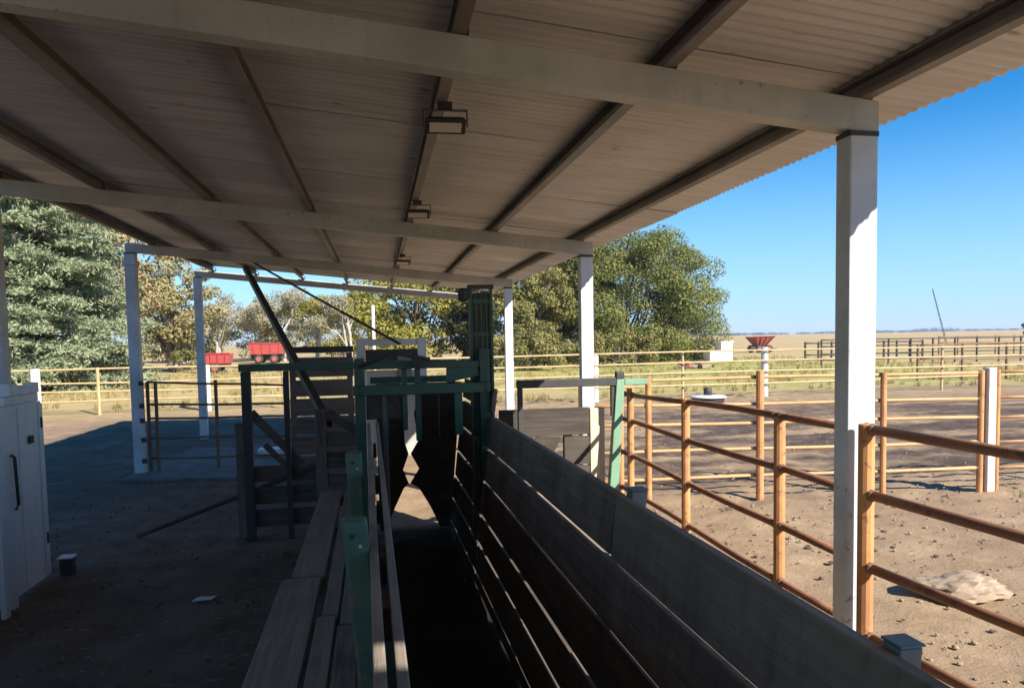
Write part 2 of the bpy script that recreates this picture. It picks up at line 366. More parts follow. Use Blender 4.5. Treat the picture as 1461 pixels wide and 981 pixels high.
M['clod'] = plain('clod_dirt', (.36, .26, .165), (.24, .17, .11), 20); M['dung'] = plain('dung', (.13, .09, .06), (.06, .042, .03), 20)
tag(mb.build('dirt_clods', M['clod']), 'pale crumbs of dry dirt strewn over the yard', 'clods', kind='stuff')
tag(mb2.build('dung_crumbs', M['dung']), 'dark crumbs of dung strewn over the yard', 'dung', kind='stuff')

sb = MB()
for i in range(900):
    x = random.uniform(-5, -.72); y = random.uniform(2.2, 13) if i % 3 else random.uniform(4, 8); a = random.uniform(0, 6.28); l_ = random.uniform(.02, .09); z = .012 + random.uniform(0, .02)
    dx, dy = math.cos(a) * l_, math.sin(a) * l_; sb.bar((x, y, z), (x + dx, y + dy, z + jit(.008)), .004, .003)
M['straw'] = plain('straw', (.34, .27, .17), (.2, .155, .10), 9)
tag(sb.build('straw_bits', M['straw']), 'loose straw bits on the dark shed floor', 'straw', kind='stuff')

# ------------------------------------------------------------------ cattle shed
SL = .095
def ztop(x): return 3.30 + SL * (2.47 - x)
YB = (3.13, 8.0, 13.0, 17.6); PX = (2.33, 1.33, .38, -.68, -1.7, -2.75, -3.7)
shed = thing('cattle_shed', (2.35, 3.13, 0), 'open cattle shed with white posts, grey beams and a corrugated iron roof overhead', 'shed')
def shed_post(parent, x, y, zt, w=.14, d=.15, lean=0):
    p = MB().hexa([(x - w / 2, y - d / 2, -.1), (x + w / 2, y - d / 2, -.1), (x + w / 2, y + d / 2, -.1), (x - w / 2, y + d / 2, -.1),
                   (x - w / 2 + lean, y - d / 2, zt), (x + w / 2 + lean, y - d / 2, zt), (x + w / 2 + lean, y + d / 2, zt), (x - w / 2 + lean, y + d / 2, zt)]).build('post', M['post'], parent, .008)
    MB().box(x - w / 2 - .0018 + lean, x + w / 2 + .0018 + lean, y - d / 2 - .0018, y + d / 2 + .0018, zt - .028, zt - .003).build('weld_band', M['dark_steel'], p, .002)
    return p
def beam(parent, x0, x1, y, h=.155, w=.10):
    def q(x): return ztop(x)
    MB().hexa([(x0, y - w / 2, q(x0) - h), (x1, y - w / 2, q(x1) - h), (x1, y + w / 2, q(x1) - h), (x0, y + w / 2, q(x0) - h),
               (x0, y - w / 2, q(x0)), (x1, y - w / 2, q(x1)), (x1, y + w / 2, q(x1)), (x0, y + w / 2, q(x0))]).build('beam', M['beam'], parent, .006)
for y in YB:
    beam(shed, -4.12, 2.40 if y < 5 else 2.48, y)
    xp = 2.307 if y < 5 else 2.394; shed_post(shed, xp, y - .015, ztop(xp) - .155, .15, .11)
shed_post(shed, -3.78, 8.0, ztop(-3.78) - .155, .16); shed_post(shed, -4.05, 13.0, ztop(-4.05) - .155, .17); shed_post(shed, -4.07, 17.6, ztop(-4.07) - .155, .17); shed_post(shed, -4.05, 3.13, ztop(-4.05) - .155, .16)
MB().box(-4.155, -3.945, 12.895, 13.105, 3.55, 3.63).build('post_collar', M['post'], shed, .004)
YE0, YE1 = -8.6, 17.4
for x in PX:
    z = ztop(x) + .003; mb = MB(); W_, H_, T = .062, .098, .006
    mb.box(x - W_ / 2, x - W_ / 2 + T, YE0 + .1, YE1 + .25, z, z + H_) if x < 0 else mb.box(x + W_ / 2 - T, x + W_ / 2, YE0 + .1, YE1 + .25, z, z + H_)
    if x > 0:
        mb.box(x - W_ / 2, x + W_ / 2 - T, YE0 + .1, YE1 + .25, z, z + T); mb.box(x - W_ / 2, x + W_ / 2 - T, YE0 + .1, YE1 + .25, z + H_ - T, z + H_)
        mb.box(x - W_ / 2, x - W_ / 2 + T, YE0 + .1, YE1 + .25, z + T, z + .022)
    else:
        mb.box(x - W_ / 2 + T, x + W_ / 2, YE0 + .1, YE1 + .25, z, z + T); mb.box(x - W_ / 2 + T, x + W_ / 2, YE0 + .1, YE1 + .25, z + H_ - T, z + H_)
        mb.box(x + W_ / 2 - T, x + W_ / 2, YE0 + .1, YE1 + .25, z + T, z + .022)
    mb.build('purlin', M['purlin'], shed)
    for y in YB:
        MB().box(x + .034, x + .042, y - .04, y + .04, z - .0, z + .075).build('cleat', M['dark_steel'], shed)
# roof sheets
HX = (1.66, 1.82); HY = (-.98, -.85)
def roof_sheet(y0, y1, k):
    step = .076 / 8; yy = np.arange(y0, y1 + 1e-6, step); xl = np.array([-4.0, -2.3, -.6, .6, HX[0], HX[1], 2.4, 2.87 + jit(.008)])
    XX, YY = np.meshgrid(xl, yy); ZZ = 3.30 + SL * (2.47 - XX) + .116 + .0065 * np.sin(2 * np.pi * YY / .076) + (k % 2) * .0035
    ZZ += .004 * np.sin(XX * 1.7 + k) ; v = np.stack([XX.ravel(), YY.ravel(), ZZ.ravel()], 1); n = len(xl)
    kk = (np.arange(len(yy) - 1)[:, None] * n + np.arange(n - 1)[None]); yc = (yy[:-1] + yy[1:]) / 2
    keep = ~(((yc > HY[0]) & (yc < HY[1]))[:, None] & (np.arange(n - 1) == 4)[None]); kk = kk[keep]
    o = npmesh('roof_sheet', v, np.stack([kk, kk + 1, kk + n + 1, kk + n], 1), M['roof'], shed, True)
    so_ = o.modifiers.new('thick', 'SOLIDIFY'); so_.thickness = .0016
y = YE0; k = 0
while y < YE1 - .01:
    y1 = min(y + .836, YE1); roof_sheet(y, y1 + (.06 if y1 < YE1 else 0), k); y = y1; k += 1
# floodlights
def floodlight(y, label, tilt, src=None):
    if src:
        o = src.copy(); COL.objects.link(o)
        for ch in src.children:
            c = ch.copy(); COL.objects.link(c); c.parent = o
            for g_ in ch.children: d = g_.copy(); COL.objects.link(d); d.parent = c
    else:
        o = thing('floodlight', (0, 0, 0), '', 'floodlight', 'floodlights under the middle purlin')
        hb = MB().hexa([(-.115, -.062, -.014), (.115, -.062, -.014), (.115, .062, -.014), (-.115, .062, -.014), (-.10, -.05, .014), (.10, -.05, .014), (.10, .05, .014), (-.10, .05, .014)]).build('housing', M['dark_steel'], o, .006)
        for kx in range(-4, 5): MB().box(kx * .02 - .003, kx * .02 + .003, -.04, .04, .015, .024).build('cooling_fin', M['dark_steel'], hb)
        MB().box(-.088, .088, -.038, .038, -.020, -.0155).build('lens', M['lamp_glass'], o, .002)
        b_ = MB(); b_.box(-.124, -.118, -.012, .012, -.01, .075); b_.box(.118, .124, -.012, .012, -.01, .075); b_.box(-.124, .124, -.012, .012, .0755, .081); b_.build('bracket', M['dark_steel'], o)
        MB().box(-.04, .04, -.03, .03, .082, .118).build('junction_box', M['dark_steel'], o, .003)
    z = ztop(.38) - .118 + .003
    o.location = (.40, y, z); o.rotation_euler = (R(tilt), 0, R(jit(3))); o['label'] = label; return o
fl = floodlight(3.98, 'nearest and largest floodlight, pale lens in dark housing hanging just past the front beam', 0)
for c in fl.children:
    if c.name.startswith(('housing', 'lens')): c.rotation_euler = (R(-24), 0, 0)
floodlight(6.75, 'middle floodlight, dark flat housing under the purlin just before the second beam', 0, fl)
floodlight(10.9, 'farthest and smallest floodlight, under the purlin between second and third beams', 0, fl)
MB().tube([(.325, y_, ztop(.33) + .02 + .004 * math.sin(y_ * 3)) for y_ in np.arange(3.2, 12.9, .4)], .009, 6).build('electric_conduit', M['dark_steel'], shed)

# ------------------------------------------------------------------ cattle race
def xr(z, y): return 1.05 - .0145 * (y - 1.2) - (1.5 - z) * .125
def xl_(z, y): return .045 - .012 * (y - 1.4) + (1.5 - z) * .06
def board(name, parent, mat, xf, z0, z1, y0, y1, th, bev=.006, side=1):
    p = []
    for z in (z0, z1):
        j0, j1 = jit(.004), jit(.004)
        q = [(xf(z, y0) + j0, y0), (xf(z, y0) + th * side + j0, y0), (xf(z, y1) + th * side + j1, y1), (xf(z, y1) + j1, y1)]
        p += [(a, b_, z + jit(.004)) for a, b_ in q]
    return MB().hexa(p).build(name, mat, parent, bev)
rw = thing('race_wall', (1.08, 2.5, 0), 'long dark wooden race wall of wide gapped boards, right of the race', 'wooden wall')
zb = [(0.01, .096), (.114, .350), (.371, .605), (.625, .907), (.927, 1.200), (1.221, 1.5)]
joins = [1.2, 4.4, 3.4, 2.1, 4.9, 2.98]
for (a, c_), jy in zip(zb, joins):
    wm = M['wall_wood'] if a > .9 else M['low_wood']  # lower boards take the darker wood that has shade in its colour
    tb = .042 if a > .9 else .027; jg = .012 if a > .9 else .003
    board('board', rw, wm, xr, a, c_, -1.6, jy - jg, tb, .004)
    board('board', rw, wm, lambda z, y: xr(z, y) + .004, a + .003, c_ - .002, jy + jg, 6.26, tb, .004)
for y, zt in ((-.2, 1.525), (1.345, 1.512), (2.94, 1.525), (4.48, 1.40), (5.9, 1.40)):
    h_ = .029 if 1 < y < 2 else .036; x0, x1 = xr(-.05, y) + .046, xr(zt - .02, y) + .046
    p = MB().hexa([(x0, y - h_, -.1), (x0 + 2 * h_, y - h_, -.1), (x0 + 2 * h_, y + h_, -.1), (x0, y + h_, -.1), (x1, y - h_, zt), (x1 + 2 * h_, y - h_, zt), (x1 + 2 * h_, y + h_, zt), (x1, y + h_, zt)]).build('post_stub', M['teal'], rw, .005)
    MB().box(x1 - .002, x1 + 2 * h_ + .003, y - h_ - .003, y + h_ + .003, zt + .002, zt + .008).build('cap', M['teal'], p, .002)
rb = thing('race_wall', (.93, 8.0, 0), 'short dark boarded wall continuing the race behind the green frame', 'wooden wall')
for a, c_ in zb + [(1.535, 1.76)]: board('board', rb, M['low_wood'], lambda z, y: xr(z, y) - .0, a, c_ - .012, 6.275, 8.21, .04)
lw = thing('race_wall', (0, 2.5, 0), 'narrow left race wall of double rails with leaning green posts', 'wooden wall')
for a, c_ in [(.03, .3), (.312, .6), (.612, .9), (.912, 1.2), (1.212, 1.5)]: board('board', lw, M['wall_wood'] if a < 1.2 else M['grey_wood'], xl_, a, c_, -1.6, 6.26, .026, .004, -1)
board('rail', lw, M['grey_wood'], lambda z, y: .001 - .019 * (y - 1.4), 1.30, 1.497, -1.6, 3.3, .028, .004, -1)
board('rail', lw, M['grey_wood'], lambda z, y: .003 - .019 * (y - 1.4), 1.29, 1.493, 3.31, 6.26, .028, .004, -1)
for y in (1.2, 2.0, 2.47, 3.3, 3.95, 5.2): MB().box(.0 - .015 * (y - 1.4), .022 - .015 * (y - 1.4), y - .03, y + .03, 1.36, 1.46).build('spacer_block', M['grey_wood'], lw, .003)
def green_post(y, xt, xb, zt, w=.085):
    p = MB().hexa([(xb - w / 2, y - w / 2, -.1), (xb + w / 2, y - w / 2, -.1), (xb + w / 2, y + w / 2, -.1), (xb - w / 2, y + w / 2, -.1), (xt - w / 2, y - w / 2, zt), (xt + w / 2, y - w / 2, zt), (xt + w / 2, y + w / 2, zt), (xt - w / 2, y + w / 2, zt)]).build('post', M['green'], lw, .012)
    MB().lathe_axis((xt - .005, y - w / 2 - .001, zt - .05), [(.009, 0), (.009, .006), (.004, .008)], (0, -1, 0), 6).build('bolt', M['dark_steel'], p)
    MB().lathe_axis((xt + .02, y - w / 2 - .001, zt - .085), [(.006, 0), (.006, .006), (.003, .008)], (0, -1, 0), 6).build('bolt', M['silver'], p)
green_post(2.44, -.098, .03, 1.6); green_post(3.93, -.150, -.075, 1.6); green_post(.95, -.06, .02, 1.6)
# side yoke between the double walls beyond the frame
lb = thing('race_wall', (.1, 8.0, 0), 'short dark left wall of the race behind the green frame', 'wooden wall')
for a, c_ in [(.03, .5), (.508, 1.0), (1.008, 1.72)]: board('board', lb, M['low_wood'], lambda z, y: .06 + .018 * (y - 6.6), a, c_, 6.275, 8.21, .03, .004, -1)
# catwalk
cw = thing('catwalk', (-.4, 3.2, 0), 'raised walkway of weathered grey planks beside the race', 'walkway')
def plank(x0, x1, y0, y1, z=.6, sk=-.006):
    j = jit(.004); MB().hexa([(x0 + sk * y0, y0, z - .045 + j), (x1 + sk * y0, y0, z - .045 + j), (x1 + sk * y1, y1, z - .045), (x0 + sk * y1, y1, z - .045),
                              (x0 + sk * y0, y0, z + j), (x1 + sk * y0, y0, z + j), (x1 + sk * y1, y1, z), (x0 + sk * y1, y1, z)]).build('plank', M['grey_wood'], cw, .006)
plank(-.655, -.395, -1.6, 4.93); plank(-.60, -.375, 4.96, 7.85); plank(-.37, -.262, -1.6, 4.2); plank(-.345, -.25, 4.23, 7.85)
plank(-.247, -.13, -1.6, 4.05, .597); plank(-.235, -.125, 4.08, 7.85, .602)
for y in (-.8, 1.0, 2.6, 4.2, 4.95, 6.4, 7.7):
    MB().box(-.66, -.13, y - .04, y + .04, .46, .5525).build('bearer', M['post_wood'], cw, .004)
    for x in (-.62, -.2): MB().box(x - .04, x + .04, y - .036, y + .036, -.05, .4575).build('leg', M['post_wood'], cw, .004)

# green head frame with guillotine column
hf = thing('head_frame', (.4, 6.4, 0), 'dark green steel head frame standing across the race', 'steel frame')
MB().box(-.215, -.125, 6.36, 6.44, -.1, 2.05).build('post', M['green_dark'], hf, .006)
MB().box(.90, .99, 6.36, 6.44, -.1, 2.12).build('post', M['green_dark'], hf, .006)
MB().box(-.225, .985, 6.29, 6.355, 1.725, 1.815).build('crossbar', M['green_dark'], hf, .006)
MB().box(-.225, .90, 6.37, 6.43, 1.95, 2.01).build('crossbar', M['green_dark'], hf, .005) if False else None
MB().box(-.1245, .899, 6.37, 6.43, 1.95, 2.01).build('crossbar', M['green_dark'], hf, .005)
for x0, x1, z0, z1 in ((.20, .245, 1.4, 1.948), (.315, .365, 1.3, 1.948), (.60, .64, 1.818, 1.948)): MB().box(x0, x1, 6.375, 6.42, z0, z1).build('upright', M['green_dark'], hf, .004)
MB().bar((.62, 6.40, 1.88), (.89, 6.40, 1.93), .04, .12).build('latch_lever', M['green_dark'], hf, .004)
MB().box(-.12, .19, 6.44, 6.46, 1.50, 1.715).build('baffle', M['low_wood'], hf, .004)
MB().tube([(.05, 6.33, 1.70), (.05, 6.32, 1.40), (.02, 6.31, 1.15)], .022, 8).build('pull_handle', M['green_dark'], hf, 0, True)
MB().tube([(-.17, 6.30, 1.98), (.12, 6.30, 2.10), (.45, 6.33, 2.03)], .018, 8).build('linkage_rod', M['dark_steel'], hf, 0, True)
MB().lathe_axis((.34, 6.33, 2.0), [(.05, 0), (.055, .02), (.05, .045)], (0, -1, 0), 14).build('pivot', M['dark_steel'], hf)
for x in (-.17, .945):
    for z in (1.745, 1.795): MB().lathe_axis((x, 6.288, z), [(.012, 0), (.012, .008), (.006, .011)], (0, -1, 0), 6).build('bolt', M['dark_steel'], hf)
MB().box(.66, .73, 6.30, 6.345, 1.35, 1.724).build('slide_stop', M['green_dark'], hf, .004)
ch = MB()
for i in range(14): ch.tube([(.52 + .006 * (i % 2), 6.33, 1.72 - i * .028), (.52 - .006 * (i % 2), 6.33, 1.694 - i * .028)], .007, 6)
ch.build('chain', M['dark_steel'], hf)
gl = thing('guillotine_gate', (1.05, 6.5, 0), 'tall narrow guillotine gate raised in its dark green guide', 'gate')
for x in (.845, 1.035): MB().box(x - .013, x + .013, 6.46, 6.53, -.05, 2.66).build('guide_post', M['green_dark'], gl, .004)
MB().box(.82, 1.06, 6.455, 6.535, 2.6625, 2.70).build('top_bar', M['dark_steel'], gl, .004)
M['olive_sheet'] = metal_paint('olive_sheet_paint', (.060, .068, .040), (.12, .085, .05), (.03, .038, .026), .7, 9, (.46, .6))
sh_ = MB().box(.860, 1.020, 6.488, 6.500, 1.30, 2.62).build('slide_panel', M['olive_sheet'], gl, .003)
for z in (1.45, 1.85, 2.25, 2.55): MB().box(.862, 1.018, 6.474, 6.4865, z - .022, z + .022).build('stiffener', M['green_dark'], sh_, .003)
for x in (.89, .94, .99): MB().box(x - .007, x + .007, 6.4765, 6.4875, 1.31, 2.61).build('rib', M['green_dark'], sh_)
MB().lathe((.78, 6.49, 2.60), [(.03, -.05), (.05, -.03), (.05, .05), (.03, .07)], 12).build('pulley', M['dark_steel'], gl)
MB().box(.866, 1.03, 6.502, 6.515, .05, 1.545).build('lower_panel', M['low_wood'], gl, .004)

# dark steel yard frame
yf = thing('yard_gateway', (-1.46, 8.3, 0), 'dark steel post and long top bar standing left of the head frame', 'steel frame')
MB().box(-1.51, -1.41, 8.26, 8.34, -.1, 1.885).build('post', M['dark_steel'], yf, .006)
MB().box(-1.53, .90, 8.255, 8.345, 1.888, 1.972).build('top_bar', M['green_dark'], yf, .006)
MB().box(-1.06, -1.0, 8.27, 8.33, -.1, 1.885).build('post', M['dark_steel'], yf, .006)
MB().box(.82, .88, 8.27, 8.33, 1.52, 1.885).build('post', M['green_dark'], yf, .006)
# plank wall
pw = thing('plank_wall', (-.8, 10.6, 0), 'tall dark wall of horizontal planks at the end of the walkway', 'wooden wall')
MB().box(-1.30, -.36, 10.56, 10.66, 2.05, 2.14).build('top_rail', M['dark_steel'], pw, .004)
for z0, z1 in ((1.70, 1.99), (1.42, 1.67), (1.14, 1.40), (.88, 1.12), (.58, .85), (.30, .56), (.02, .28)):
    MB().box(-1.27 + jit(.03), -.38 + jit(.02), 10.60 + jit(.006), 10.635, z0, z1 - .012).build('plank', M['gate_wood'], pw, .005)
for x in (-1.23, -.42): MB().box(x - .04, x + .04, 10.637, 10.72, -.1, 2.045).build('post', M['post_wood'], pw, .004)
# wooden step gate
wg = thing('wooden_gate', (-.63, 7.95, 0), 'weathered grey wooden post with short boards at the far end of the walkway', 'wooden gate')
MB().box(-.70, -.58, 7.90, 8.0, -.1, 1.47).build('post', M['post_wood'], wg, .008)
for z0, z1 in ((1.06, 1.22), (.82, 1.0), (.63, .76)): MB().box(-.578, -.24, 7.93, 7.965, z0, z1).build('board', M['gate_wood'], wg, .004)
MB().bar((-.57, 7.91, 1.44), (-.25, 7.91, 1.22), .034, .1).build('brace', M['gate_wood'], wg, .004)
sg = thing('wooden_hurdle', (-1.1, 8.45, 0), 'low dark wooden hurdle with slanting braces behind the dark steel post', 'hurdle')
for z0, z1 in ((.62, .80), (.36, .56), (.1, .3)): MB().box(-1.44, -.72, 8.42, 8.455, z0, z1).build('board', M['gate_wood'], sg, .004)
MB().bar((-1.44, 8.40, 1.42), (-.82, 8.40, .72), .03, .10).build('brace', M['gate_wood'], sg, .004)
MB().bar((-1.30, 8.395, 1.05), (-.95, 8.395, .66), .02, .07).build('brace', M['gate_wood'], sg, .004)
MB().box(-1.62, -1.52, 8.40, 8.50, -.1, 1.3).build('post', M['post_wood'], sg, .006)

lv = MB().bar((-2.20, 12.88, 3.50), (-.56, 8.02, 1.30), .085, .085).build('brace_lever', M['dark_steel'], None, .006)
tag(lv, 'thick black steel lever slanting from the third beam down to the plank wall', 'lever')
rod = MB().tube([(-2.05, 12.9, 3.58), (-.9, 10.9, 2.87), (.27, 9.0, 2.16)], .018, 8).build('pull_rod', M['dark_steel']); tag(rod, 'thin black rod slanting from the third beam to the race end', 'rod')
pole = MB().tube([(-2.76, 8.62, .03), (-1.6, 8.52, .46), (-.43, 8.2, .90)], [.024, .028, .026], 8).build('wooden_pole', M['dark_gate_wood']); tag(pole, 'long thin wooden pole lying propped from the dirt up to the walkway end', 'pole')
# headgate leaves at the end of the race
hg = thing('race_end_gate', (.35, 8.25, 0), 'dark pair of race end leaves with a wavy slit of daylight between', 'gate')
PROF = [(0, .03, .66), (.25, .134, .55), (.48, .245, .42), (.535, .305, .326), (.70, .243, .43), (.88, .312, .338), (1.03, .268, .43), (1.18, .272, .41), (1.35, .322, .384), (1.5, .281, .442), (1.70, .24, .47)]
for sgn, xo in ((1, -.04), (2, .94)):
    v = []; n = len(PROF) + 2
    for y in (8.23, 8.265): v += [(p[sgn], y, p[0] + .01) for p in PROF] + [(xo, y, 1.71), (xo if sgn == 1 else .78, y, .01)]
    f = [tuple(range(n)), tuple(range(2 * n - 1, n - 1, -1))] + [(i, (i + 1) % n, n + (i + 1) % n, n + i) for i in range(n)]
    m_ = MB(); m_.v = v; m_.f = f; m_.build('leaf', M['dark_gate_wood'], hg)
MB().box(-.10, .81, 8.22, 8.275, 1.715, 1.79).build('top_rail', M['green_dark'], hg, .004)
# white frame past the race
wf = thing('white_gate_frame', (.2, 11.5, 0), 'white steel gate frame with crossbeam and pale panel beyond the race', 'gate frame')
for x in (-.27, .69): MB().box(x - .07, x + .07, 11.44, 11.56, -.1, 2.25).build('post', M['post'], wf, .006)
MB().box(-.198, .618, 11.46, 11.54, 2.13, 2.235).build('crossbeam', M['post'], wf, .004)
MB().box(-.198, .618, 11.47, 11.53, 1.87, 2.07).build('board', M['dark_steel'], wf, .004)
MB().box(-.198, .618, 11.48, 11.51, .35, 1.74).build('panel', M['beam'], wf, .003)
MB().box(.30, .52, 11.44, 11.478, 1.55, 2.0).build('latch_box', M['teal'], wf, .003)

# right-hand wooden side gate with green frame
rg = thing('side_gate', (1.5, 6.5, 0), 'dark wooden side gate with a pale sunlit post right of the race', 'wooden gate')
for z0, z1 in ((1.27, 1.53), (.98, 1.255), (.70, .97), (.42, .69), (.12, .41)):
    if z0 < 1.26 and z0 > .9:
        MB().hexa([(1.10, 6.53, z0), (1.56, 6.53, z0), (1.56, 6.57, z0), (1.10, 6.57, z0), (1.10, 6.53, z1), (1.70, 6.53, z1), (1.70, 6.57, z1), (1.10, 6.57, z1)]).build('board', M['dark_gate_wood'], rg, .004)
        MB().box(1.728, 1.98, 6.53, 6.57, z0, z1).build('board', M['dark_gate_wood'], rg, .004)
    else: MB().box(1.10, 1.98, 6.53 + jit(.004), 6.57, z0, z1).build('board', M['dark_gate_wood'], rg, .004)
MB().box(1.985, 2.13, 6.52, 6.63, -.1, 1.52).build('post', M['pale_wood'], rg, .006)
for x in (1.13, 1.74): MB().box(x, x + .08, 6.573, 6.64, -.1, 1.50).build('batten', M['post_wood'], rg, .004)
gf = thing('gate_hoop', (2.2, 6.4, 0), 'light green steel gate post leaning right with a dark bar reaching the race', 'gate frame')
MB().hexa([(2.06, 6.37, -.1), (2.16, 6.37, -.1), (2.16, 6.45, -.1), (2.06, 6.45, -.1), (2.205, 6.37, 1.80), (2.285, 6.37, 1.80), (2.285, 6.45, 1.80), (2.205, 6.45, 1.80)]).build('post', M['green_light'], gf, .008)
MB().box(2.287, 2.52, 6.375, 6.445, 1.745, 1.80).build('top_arm', M['green_light'], gf, .005)
MB().box(1.25, 2.202, 6.375, 6.445, 1.74, 1.815).build('crossbar', M['dark_steel'], gf, .005)
MB().box(1.255, 1.30, 6.385, 6.435, 1.30, 1.738).build('drop_bar', M['dark_steel'], gf, .004)
MB().box(2.155, 2.19, 6.39, 6.43, 1.45, 1.738).build('drop_bar', M['dark_steel'], gf, .004)
MB().box(2.205, 2.285, 6.38, 6.44, 1.803, 1.87).build('hinge_block', M['dark_steel'], gf, .008)

# ------------------------------------------------------------------ fences
def pipe_fence(name, label, cat, posts, rails, rp, rr, mp, mr, loc, zt, sag=0.01, group=None, over=.0):
    """posts: (x,y) list; rails: list of (z at first end, z at last end)"""
    t = thing(name, loc, label, cat, group)
    for p in posts:
        x, y = p[0], p[1]; r_ = p[2] if len(p) > 2 else rp; mt = M[p[3]] if len(p) > 3 else mp; zz = p[4] if len(p) > 4 else zt
        MB().tube([(x, y, -.1), (x, y, zz - .004), (x, y, zz)], [r_, r_, r_ * .8], 12).build('post', mt, t, 0, False)
    a, b_ = Vector((*posts[0][:2], 0)), Vector((*posts[-1][:2], 0)); d = (b_ - a).normalized(); ln = (b_ - a).length
    for z0, z1 in rails:
        pts = []; n = max(6, int(ln / .6)); ph = random.uniform(0, 6)
        for i in range(n + 1):
            u = i / n; p = a + d * (ln * u + (over if i == n else 0)); pts.append((p.x + sag * .4 * math.sin(u * 9 + ph), p.y + sag * .4 * math.cos(u * 7 + ph), z0 + (z1 - z0) * u + sag * math.sin(u * 8 + ph)))
        rl = MB().tube(pts, rr, 10).build('rail', mr, t, 0, True)
        if name == 'pipe_fence':
            V3 = [Vector(q) for q in pts]
            for p in posts:
                u = (Vector((p[0], p[1], 0)) - a).dot(d) / ln * n; r_ = p[2] if len(p) > 2 else rp
                for sg in (-1, 1):
                    w_ = min(max(u + sg * (r_ + .004) / ln * n, 0), n - .01); q = V3[int(w_)].lerp(V3[int(w_) + 1], w_ - int(w_)); MB().tube([q - d * .012, q - d * .004, q + d * .004, q + d * .012], [rr * 1.08, rr * 1.3, rr * 1.26, rr * 1.05], 9).build('weld_bead', M['brown_pipe'], rl)

    return t
pipe_fence('pipe_fence', 'orange pipe fence with four rails running behind the near white post', 'fence', [(2.385, 3.215), (2.40, 3.93), (2.40, 5.28), (2.42, 6.6), (2.44, 6.95)],
           [(1.72, 1.625), (1.38, 1.36), (1.02, 1.02), (.685, .66), (.33, .32)], .034, .023, M['orange'], M['rail'], (2.4, 5, 0), 1.70, .008)
pipe_fence('pipe_fence', 'orange pipe fence nearest the camera, running right from the near white post', 'fence', [(2.278, 2.985, .037), (2.43, 1.6), (2.59, .2), (2.76, -1.4)],
           [(1.74, 1.70), (1.425, 1.37), (1.08, 1.02), (.735, .69), (.36, .33)], .037, .024, M['orange'], M['rail'], (2.4, 2, 0), 1.765, .004)
pipe_fence('pipe_fence', 'pale orange pipe fence crossing the yard from behind the race to the white post', 'fence', [(2.62, 9.0), (3.5, 8.86), (4.97, 8.61, .05, 'orange', 1.72), (6.66, 8.40), (8.03, 8.24)],
           [(1.62, 1.63), (1.28, 1.27), (1.02, 1.02), (.66, .68), (.28, .33)], .04, .022, M['orange'], M['ochre_mid'], (5, 8.6, 0), 1.66, .006)
pipe_fence('pipe_fence', 'pale orange pipe fence right of the white post at the picture edge', 'fence', [(8.25, 8.2), (10.2, 8.0), (12.6, 7.75)],
           [(1.63, 1.64), (1.28, 1.27), (1.02, 1.02), (.67, .68), (.32, .33)], .035, .022, M['orange'], M['ochre_mid'], (9, 8, 0), 1.66, .006)
wp = MB().box(8.08, 8.20, 8.16, 8.28, -.1, 1.69).build('white_post', M['white_post'], None, .01); tag(wp, 'square white post joining two pale orange fences at the right', 'post')
pipe_fence('field_fence', 'pale weathered fence of thin rails across the field before the green trees', 'fence', [(.5, 23), (4.3, 23), (7.2, 23, .11, 'white_post'), (10.35, 23), (13.45, 23, .12, 'white_post', 1.74), (16.9, 23), (20.5, 22.8), (25, 22.6)],
           [(1.63, 1.62), (1.27, 1.25), (.9, .9), (.5, .5)], .045, .03, M['ochre_pale'], M['ochre_pale'], (9, 23, 0), 1.66, .02)
pipe_fence('field_fence', 'pale fence with a stout white post in front of the big conifer', 'fence', [(-17, 25), (-13.4, 25), (-10.78, 25, .14, 'white_post'), (-8.95, 25, .05), (-5.65, 25, .13, 'white_post'), (-3.2, 25, .05)],
           [(1.50, 1.45), (1.05, 1.02), (.74, .73), (.44, .43)], .05, .032, M['ochre_pale'], M['ochre_pale'], (-10, 25, 0), 1.52, .02)
gt = pipe_fence('yard_gate', 'brown five rail pipe gate bolted to the shed post on the left', 'gate', [(-3.93, 13.14), (-3.80, 13.14), (-2.82, 13.14), (-1.66, 13.14)],
           [(1.57, 1.45), (1.18, 1.12), (.935, .90), (.60, .55), (.24, .2)], .03, .02, M['brown_pipe'], M['brown_pipe'], (-3, 13.14, 0), 1.58, .006)
for z in (1.56, 1.18, .93, .60, .24): MB().box(-4.0, -3.92, 12.90, 12.922, z - .04, z + .04).build('bolt_plate', M['dark_steel'], gt, .003)
# far dark pens
def pen(label, x0, y0, x1, y1, n, zt, rails, mat, r=.05):
    return pipe_fence('cattle_pen', label, 'pen fence', [(x0 + (x1 - x0) * i / n, y0 + (y1 - y0) * i / n) for i in range(n + 1)], [(z, z) for z in rails], r, r * .7, M[mat], M[mat], (x0, y0, 0), zt, .02)
pen('dark brown pen fence with a tall top rail at the far right', 23.5, 27.5, 33.5, 26.0, 5, 1.62, (1.60, .95, .35), 'brown_pipe', .06)
pen('dark pen fence of many posts behind the tall brown pen', 30, 44, 52, 41, 14, 1.75, (1.7, 1.25, .75, .35), 'dark_steel', .062)
pen('low dark pen beside the red hopper, far off', 34, 52, 44, 51, 9, 1.5, (1.4, .9, .45), 'dark_steel', .085)
pen('dark pen fence at the right edge, farther than the many posted one', 50, 56, 72, 54, 12, 1.7, (1.6, 1.1, .6), 'brown_pipe', .07)

